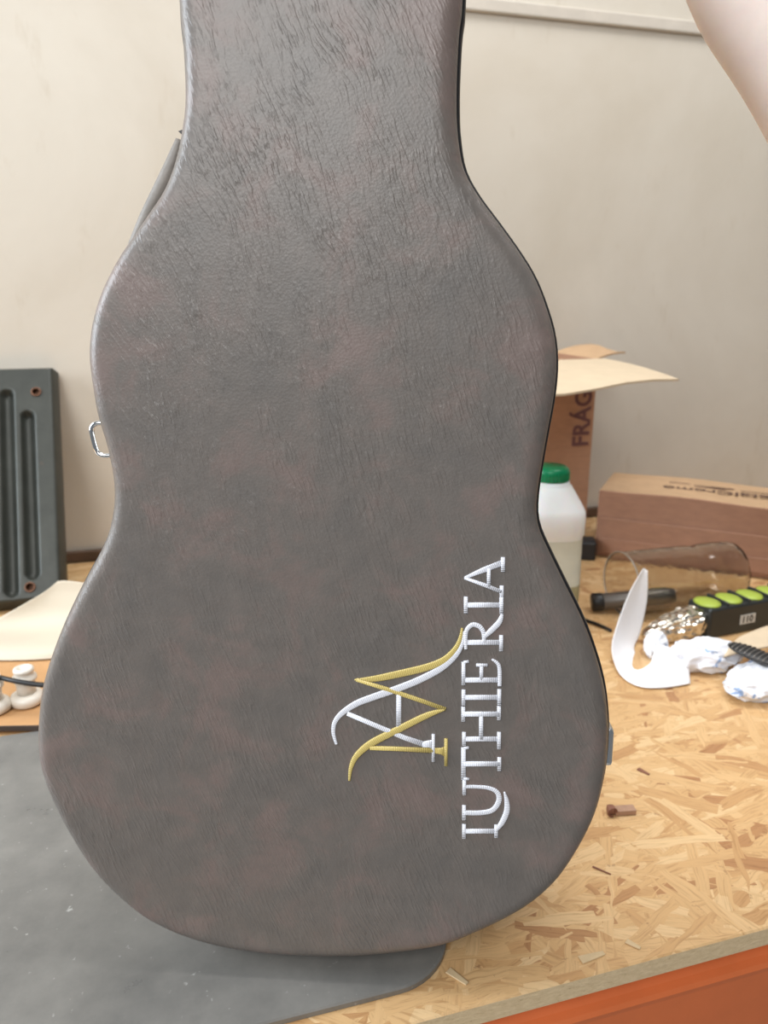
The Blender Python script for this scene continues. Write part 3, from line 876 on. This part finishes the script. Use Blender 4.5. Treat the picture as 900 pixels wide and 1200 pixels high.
# glued closure flap on the front and the top lid
bm_obj('front_flap', box_bm(0.006, LW - 0.01, -0.0035, -0.0008, LH * 0.05, LH * 0.60, 0.001, 1), M['card_long'], lc)
bm_obj('front_flap', box_bm(0.012, LW - 0.01, -0.0060, -0.0037, LH * 0.08, LH * 0.30, 0.001, 1), M['card_long'], lc)
def top_px(px, py):
    d = ray(px, py); p = CAM + d * ((LH + 0.001 - CAM_H) / d.z); return LM.inverted() @ p
r0 = top_px(774, 577); r1 = top_px(900, 600); r2 = top_px(930, 606)
sz = 0.033
# text runs from right to left, upside down
tl = text_mesh('printed_lettering', 'MetalCromo', sz, M['ink_dark'], lc, frame_matrix((r2.x, r0.y, LH + 0.0028), (-1, 0, 0), (0, -1, 0), (0, 0, 1)), 0.0002, 0.0004)
wtx = max(v.co.x for v in tl.data.vertices); tl.scale.x *= (r2.x - r0.x) / wtx
tl.location.y = LD * 0.46
for (xa, xb, yy, hh) in ((785, 808, 565, 0.004), (814, 860, 570, 0.005), (812, 850, 575, 0.0025), (868, 900, 578, 0.003), (880, 905, 583, 0.003)):
    q0, q1 = top_px(xa, yy), top_px(xb, yy + 5)
    yb = min(LD - 0.008, max(LD * 0.55, (q0.y + q1.y) / 2))
    bm_obj('printed_line', box_bm(min(q0.x, q1.x), max(q0.x, q1.x), yb, yb + hh, LH + 0.0020, LH + 0.0026), M['ink_dark'], lc)

# ------------------------------------------------------------------ white bottle with green cap
bp = on_z(634, 730)
bt_ = empty('plastic_bottle', (bp.x, bp.y, 0.0004), (0, 0, R(4)))
tag(bt_, 'milky plastic bottle with a green screw cap and liquid inside', 'bottle')
ztop = z_above(bp, 546); zcapb = z_above(bp, 562); zsh = z_above(bp, 594); zst = z_above(bp, 621); zl = z_above(bp, 676)
print('bottle', ztop, zcapb, zsh, zst, zl)
def sq_loft(name, secs, mats, parent, seg=32):
    V = []; F = []; mi = []
    for r_, z, e in secs:
        for k in range(seg):
            a_ = 2 * math.pi * (k + 0.5) / seg; c_, s_ = math.cos(a_), math.sin(a_)
            V.append((math.copysign(abs(c_) ** e, c_) * r_, math.copysign(abs(s_) ** e, s_) * r_, z))
    for i in range(len(secs) - 1):
        for k in range(seg):
            F.append((i*seg+k, i*seg+(k+1) % seg, (i+1)*seg+(k+1) % seg, (i+1)*seg+k))
    F.append(tuple(range(seg))); F.append(tuple(range((len(secs)-1)*seg, len(secs)*seg)))
    return pyd(name, V, F, mats, parent, True)
BR = 0.0475
o = sq_loft('bottle_body', [(BR*0.90, 0.0, .6), (BR*0.97, 0.004, .55), (BR*0.97, zl - 0.002, .55), (BR*0.975, zl, .55), (BR*0.97, zl+0.002, .55), (BR*0.96, (zl+zst)/2, .55), (BR*0.955, zst-0.004, .55), (BR*0.965, zst - 0.001, .55),
             (BR, zst + 0.002, .55), (BR*1.0, zsh - 0.008, .55), (BR*0.99, zsh - 0.001, .56), (BR*0.95, zsh + 0.004, .58), (BR*0.76, zsh + 0.021, .72), (0.0300, zcapb - 0.007, .95), (0.0275, zcapb - 0.005, 1.0), (0.0270, zcapb - 0.001, 1.0), (0.0215, zcapb, 1.0), (0.0215, zcapb + 0.010, 1.0)],
            [M['hdpe'], M['hdpe_liquid'], M['hdpe_liquid2']], bt_)
for p in o.data.polygons:
    z = p.center.z
    p.material_index = 2 if z < zl else (1 if z < zst - 0.004 else 0)
cp = lathe('screw_cap', [(0.0262, zcapb + 0.0005), (0.0262, ztop - 0.007), (0.0250, ztop - 0.003), (0.0215, ztop), (0.0, ztop + 0.0003)], M['green_cap'], bt_, 40)
for k in range(36):
    a_ = 2 * math.pi * k / 36
    if k == 0:
        rb = bm_obj('grip_rib', box_bm(0.0258, 0.0270, -0.0008, 0.0008, zcapb + 0.001, ztop - 0.007), M['green_cap'], cp)
    else:
        r2_ = rb.copy(); C.objects.link(r2_); r2_.parent = cp; r2_.rotation_euler = (0, 0, a_)

# small dark box put in the gap between bottle and long carton
pp = on_z(690, 662)
ad = empty('dark_gap_box', (pp.x + 0.005, pp.y + 0.02, 0.0004), (0, 0, R(-10)))
tag(ad, 'small black box in the gap between bottle and long carton', 'adapter')
bm_obj('housing', box_bm(-0.035, 0.012, 0.0, 0.035, 0.0, 0.035, 0.004), M['black'], ad)
bm_obj('lid_plate', box_bm(-0.031, 0.008, 0.004, 0.031, 0.0345, 0.037, 0.001), M['black_trim'], ad)

# ------------------------------------------------------------------ cut clear bottle lying on its side
Rb = 0.047
A0 = on_z(729, 683, Rb + 0.001); A1 = on_z(858, 668, Rb + 0.001)
ax = (A1 - A0).normalized(); LB = (A1 - A0).length
sd = ax.cross(Vector((0, 0, 1))).normalized()
CB = frame_matrix(A0, sd, ax.cross(sd).normalized(), ax)
print('cut bottle', LB)
cbm = empty('cut_clear_bottle', matrix=CB)
tag(cbm, 'clear plastic bottle with its end cut off lying on its side', 'bottle')
prof = [(Rb, 0.0), (Rb, 0.0004), (Rb, 0.0012), (Rb, 0.03), (Rb*0.99, LB*0.42), (Rb*0.985, LB*0.58), (Rb*0.93, LB*0.62), (Rb*0.97, LB*0.67), (Rb, LB*0.74), (Rb, LB*0.92), (Rb*0.96, LB*0.98), (Rb*0.75, LB*1.01), (Rb*0.45, LB*0.985), (Rb*0.1, LB*0.975), (0.003, LB*0.974), (0.0022, LB*0.974), (0.002, LB*0.974)]
th = 0.0016
prof2 = prof + [(max(0.001, r_ - th), z - (th if r_ < Rb*0.9 else 0)) for r_, z in reversed(prof)]
lathe('wall_shell', prof2 + [prof2[0]], M['clear'], cbm, 48, True, cap=False)

tube('cut_rim', [(Rb * math.cos(k * math.pi / 24), Rb * math.sin(k * math.pi / 24), -0.0016) for k in range(48)], 0.0011, M['milky_rim'], cbm, 6, True)
# dark grey tool behind it (seen through the plastic)
t0, t1 = on_z(693, 703, 0.014), on_z(800, 692, 0.014)
ta = (t1 - t0).normalized(); ts = ta.cross(Vector((0, 0, 1))).normalized()
off = Vector((-ta.y, ta.x, 0)) * 0.035
# ------------------------------------------------------------------ black and green pack with foil end
K0, K1 = on_z(829, 750), on_z(905, 735)
kd = (K1 - K0); kd.z = 0; kd.normalize(); kn = Vector((-kd.y, kd.x, 0))
KH = z_above(K0, 712)
KM = frame_matrix(K0 + Vector((0, 0, 0.0004)), kd, kn, Vector((0, 0, 1)))
print('pack', KH)
pk = empty('black_green_pack', matrix=KM)
tag(pk, 'black box with lime green ovals, a 110 label and a crumpled foil end', 'package')
KW = 0.21; KD = 0.045
bm_obj('box', box_bm(0, KW, 0, KD, 0, KH * 0.92, 0.004), M['pack'], pk)
for k in range(5):
    e_ = lathe('green_oval', [(0.0172, 0.0), (0.0165, 0.0022), (0.011, 0.0038), (0.0, 0.0044)], M['lime'], pk, 28)
    e_.location = (0.014 + k * 0.0385, KD * 0.5, KH * 0.92 - 0.0003); e_.scale = (1.0, 1.15, 1)
    if k < 4:
        bm_obj('divider', box_bm(0.031 + k * 0.0385, 0.035 + k * 0.0385, 0.002, KD - 0.002, KH * 0.9, KH * 0.92 + 0.004, 0.001), M['pack'], pk)
q = KM.inverted() @ CAM; d_ = KM.inverted().to_3x3() @ ray(876, 725); qq = q + d_ * (-q.y / d_.y)
lbx, lbz = qq.x, min(max(qq.z, 0.012), KH * 0.85 - 0.008)
lb = bm_obj('paper_label', box_bm(lbx - 0.0135, lbx + 0.0135, -0.0008, 0.0002, lbz - 0.007, lbz + 0.007), M['label'], pk)
text_mesh('printed_number', '110', 0.014, M['black'], lb, frame_matrix((lbx - 0.0115, -0.0010, lbz - 0.0045), (1, 0, 0), (0, 0, 1), (0, -1, 0)), 0.0002, 0.0003)
# crumpled foil : faceted tapering wrap
bm = bmesh.new(); bmesh.ops.create_icosphere(bm, subdivisions=4, radius=1.0)
FL = (on_z(829, 750) - on_z(752, 752)).length
for v in bm.verts:
    c_ = v.co
    t = (c_.x + 1) / 2
    tap = 0.45 + 0.55 * t
    n1 = mnoise.cell(c_ * 3.2) ; n2 = mnoise.noise(c_ * 4.5)
    y = math.copysign(abs(c_.y) ** 0.6, c_.y); z = math.copysign(abs(c_.z) ** 0.6, c_.z)
    k = 1 + 0.10 * n2 + 0.08 * n1
    v.co = Vector((-FL * (1 - t) + 0.012 * t, KD * 0.5 + y * KD * 0.56 * tap * k, KH * 0.46 + (z * KH * 0.50 * tap * k) - (1 - tap) * KH * 0.40))
    v.co.z = max(v.co.z, 0.0)
bm_obj('foil_wrap', bm, M['foil'], pk)

# ------------------------------------------------------------------ curled white strip and crumpled towels
def gz(px, py, z=0.001): return on_z(px, py, z)
rowsA = [on_y(754, 666, 0.985), on_y(738, 694, 0.965), on_y(724, 730, 0.945), on_y(717, 760, 0.915), gz(726, 789, 0.004), gz(748, 804, 0.003), gz(778, 806, 0.0025), gz(809, 801, 0.0025)]
rowsB = [on_y(759, 669, 0.990), on_y(758, 704, 0.985), on_y(750, 742, 0.970), on_y(743, 760, 0.950), on_y(751, 774, 0.925), on_y(762, 778, 0.905), on_y(773, 756, 0.895), on_y(809, 770, 0.895)]
mid = [(a_ + b_) / 2 + Vector((0, 0.004, 0.0)) for a_, b_ in zip(rowsA, rowsB)]
stp = sheet('paper_strip', [rowsA, mid, rowsB], M['paper'], 0.0007, 6)
tag(stp, 'curled strip of plain white paper standing before the clear bottle', 'paper strip')
def crumple(name, px, py, sx, sy, sz_, seed, label, rz=0):
    bm = bmesh.new(); bmesh.ops.create_icosphere(bm, subdivisions=5, radius=1.0)
    for v in bm.verts:
        c_ = v.co.copy(); s_ = Vector((seed * 3.1, seed * 1.7, 0))
        rdg = 1 - abs(mnoise.noise(c_ * 1.8 + s_)) * 1.5
        rdg2 = 1 - abs(mnoise.noise(c_ * 4.0 + s_)) * 1.6
        k = 0.66 + 0.30 * rdg + 0.07 * rdg2
        v.co = Vector((c_.x * sx * k, c_.y * sy * k, max(0.0, (c_.z * k + 0.75)) * sz_ * 0.6))
    o = bm_obj(name, bm, M['towel'], None, True)
    p = on_z(px, py); o.location = (p.x, p.y, 0.0004); o.rotation_euler = (0, 0, rz)
    tag(o, label, 'paper towel', 'crumpled paper towels')
    return o
crumple('crumpled_towel', 767, 770, 0.016, 0.016, 0.036, 1, 'small blue printed paper crumple inside the curl of the white strip')
crumple('crumpled_towel', 824, 783, 0.048, 0.028, 0.040, 2, 'crumpled white paper towel in front of the foil end')
crumple('crumpled_towel', 893, 812, 0.056, 0.034, 0.036, 3, 'crumpled blue printed paper towel at the right picture edge', 0.4)

# beige card and ribbed black brush
c0 = on_z(845, 765, 0.02)
cd = sheet('beige_card', [[on_z(848, 770, 0.030), on_z(880, 762, 0.032), on_z(935, 752, 0.034)], [on_z(856, 757, 0.034), on_z(884, 748, 0.036), on_z(935, 738, 0.038)], [on_z(866, 747, 0.036), on_z(893, 736, 0.038), on_z(935, 722, 0.040)]], M['card_light'], 0.002, 4)
tag(cd, 'beige card resting on the crumpled towels at the right edge', 'card')
e0, e1 = on_z(853, 754, 0.050), on_z(915, 780, 0.042)
br = empty('black_ribbed_pad', matrix=frame_matrix((e0 + e1) / 2, (e1 - e0).normalized(), Vector((0, 0, 1)).cross((e1 - e0).normalized()).normalized(), (e1 - e0).normalized().cross(Vector((0, 0, 1)).cross((e1 - e0).normalized()).normalized())))
tag(br, 'black ribbed oval pad lying on the crumpled towels', 'pad')
hl = (e1 - e0).length / 2
bm = bmesh.new(); bmesh.ops.create_uvsphere(bm, u_segments=24, v_segments=14, radius=1)
for v in bm.verts: v.co = Vector((v.co.x * hl, v.co.y * 0.015, v.co.z * 0.005))
bm_obj('pad_body', bm, M['black'], br, True)
for k in range(11):
    f = -0.85 + 1.7 * k / 10
    wv = 0.015 * math.sqrt(1 - f * f)
    pts = [Vector((f * hl + 0.004 * (s_ - 0.5), (s_ * 2 - 1) * wv * 0.95, 0.0052 * math.sqrt(max(0.02, 1 - f * f)) * math.sqrt(max(0.02, 1 - ((s_ * 2 - 1) * 0.9) ** 2)))) for s_ in [i / 8 for i in range(9)]]
    tube('rib', pts, 0.0010, M['grey_metal'], br, 6)

# ------------------------------------------------------------------ small things on the bench
cb2 = tube('thin_cable', catmull([on_z(640, 716, 0.003), on_z(668, 721, 0.003), on_z(690, 728, 0.003), on_z(706, 734, 0.003), on_z(716, 739, 0.003)], 5), 0.0024, M['black'])
tag(cb2, 'short dark cable between the white bottle and the curled strip', 'cable')
# rolled grey tool lying partly inside the cut bottle, black cap outside
g0 = on_z(694, 706, 0.0145); g1 = on_z(790, 697, 0.030)
ga = (g1 - g0).normalized(); gs_ = ga.cross(Vector((0, 0, 1))).normalized()
GL = (g1 - g0).length
gt = empty('grey_tube', matrix=frame_matrix(g0, gs_, ga.cross(gs_), ga))
tag(gt, 'dark grey tube with a black end cap behind the clear bottle', 'tube')
lathe('barrel', [(0.011, 0.012), (0.0125, 0.014), (0.0125, GL * 0.9), (0.010, GL)], M['grey_metal'], gt, 20)
lathe('end_cap', [(0.0115, -0.001), (0.0138, 0.001), (0.0138, 0.014), (0.0125, 0.016)], M['black'], gt, 20)

op = on_z(724, 953)
of = empty('wooden_offcut', (op.x, op.y, 0.0004), (0, 0, R(6)))
tag(of, 'small brown offcut lying alone on the strand board', 'offcut')
bm_obj('strip', box_bm(-0.004, 0.016, -0.0045, 0.0045, 0.0, 0.005, 0.0006), M['wood_pale'], of)
tube('curled_end', [(-0.0075 + 0.0042 * math.cos(t), -0.005 + 0.0, 0.0048 + 0.0042 * math.sin(t)) for t in [i * math.pi * 2 / 14 for i in range(12)]], 0.0010, M['wood_brown'], of, 6)
bm_obj('end_grain', box_bm(-0.0105, -0.003, -0.0038, 0.0046, 0.0, 0.0075, 0.0022), M['wood_brown'], of)

rc = random.Random(11)
for k, (x, y, l_, w_, a_, mt, lab) in enumerate((
        (705, 1021, 0.016, 0.0018, -35, 'wood_brown', 'thin dark splinter on the bare strand board'),
        (536, 1146, 0.017, 0.006, -42, 'chip', 'pale broad wood flake near the mat corner'),
        (742, 1108, 0.011, 0.005, -40, 'chip', 'pale loose flake near the board front edge'),
        (694, 1122, 0.020, 0.007, 18, 'chip', 'wide pale flake lifting from the board front edge'),
        (754, 905, 0.013, 0.005, -50, 'wood_brown', 'reddish flake behind the brown offcut'))):
    p = on_z(x, y); o = bm_obj('wood_chip', box_bm(-l_/2, l_/2, -w_/2, w_/2, 0, 0.0012, 0.0004, 1), M[mt])
    for v in o.data.vertices: v.co.y *= 1 - 0.5 * (v.co.x / l_ + 0.5); v.co.z += 0.0
    o.location = (p.x, p.y, 0.0003); o.rotation_euler = (0, 0, R(a_)); tag(o, lab, 'wood chip', 'loose wood chips on the bench')
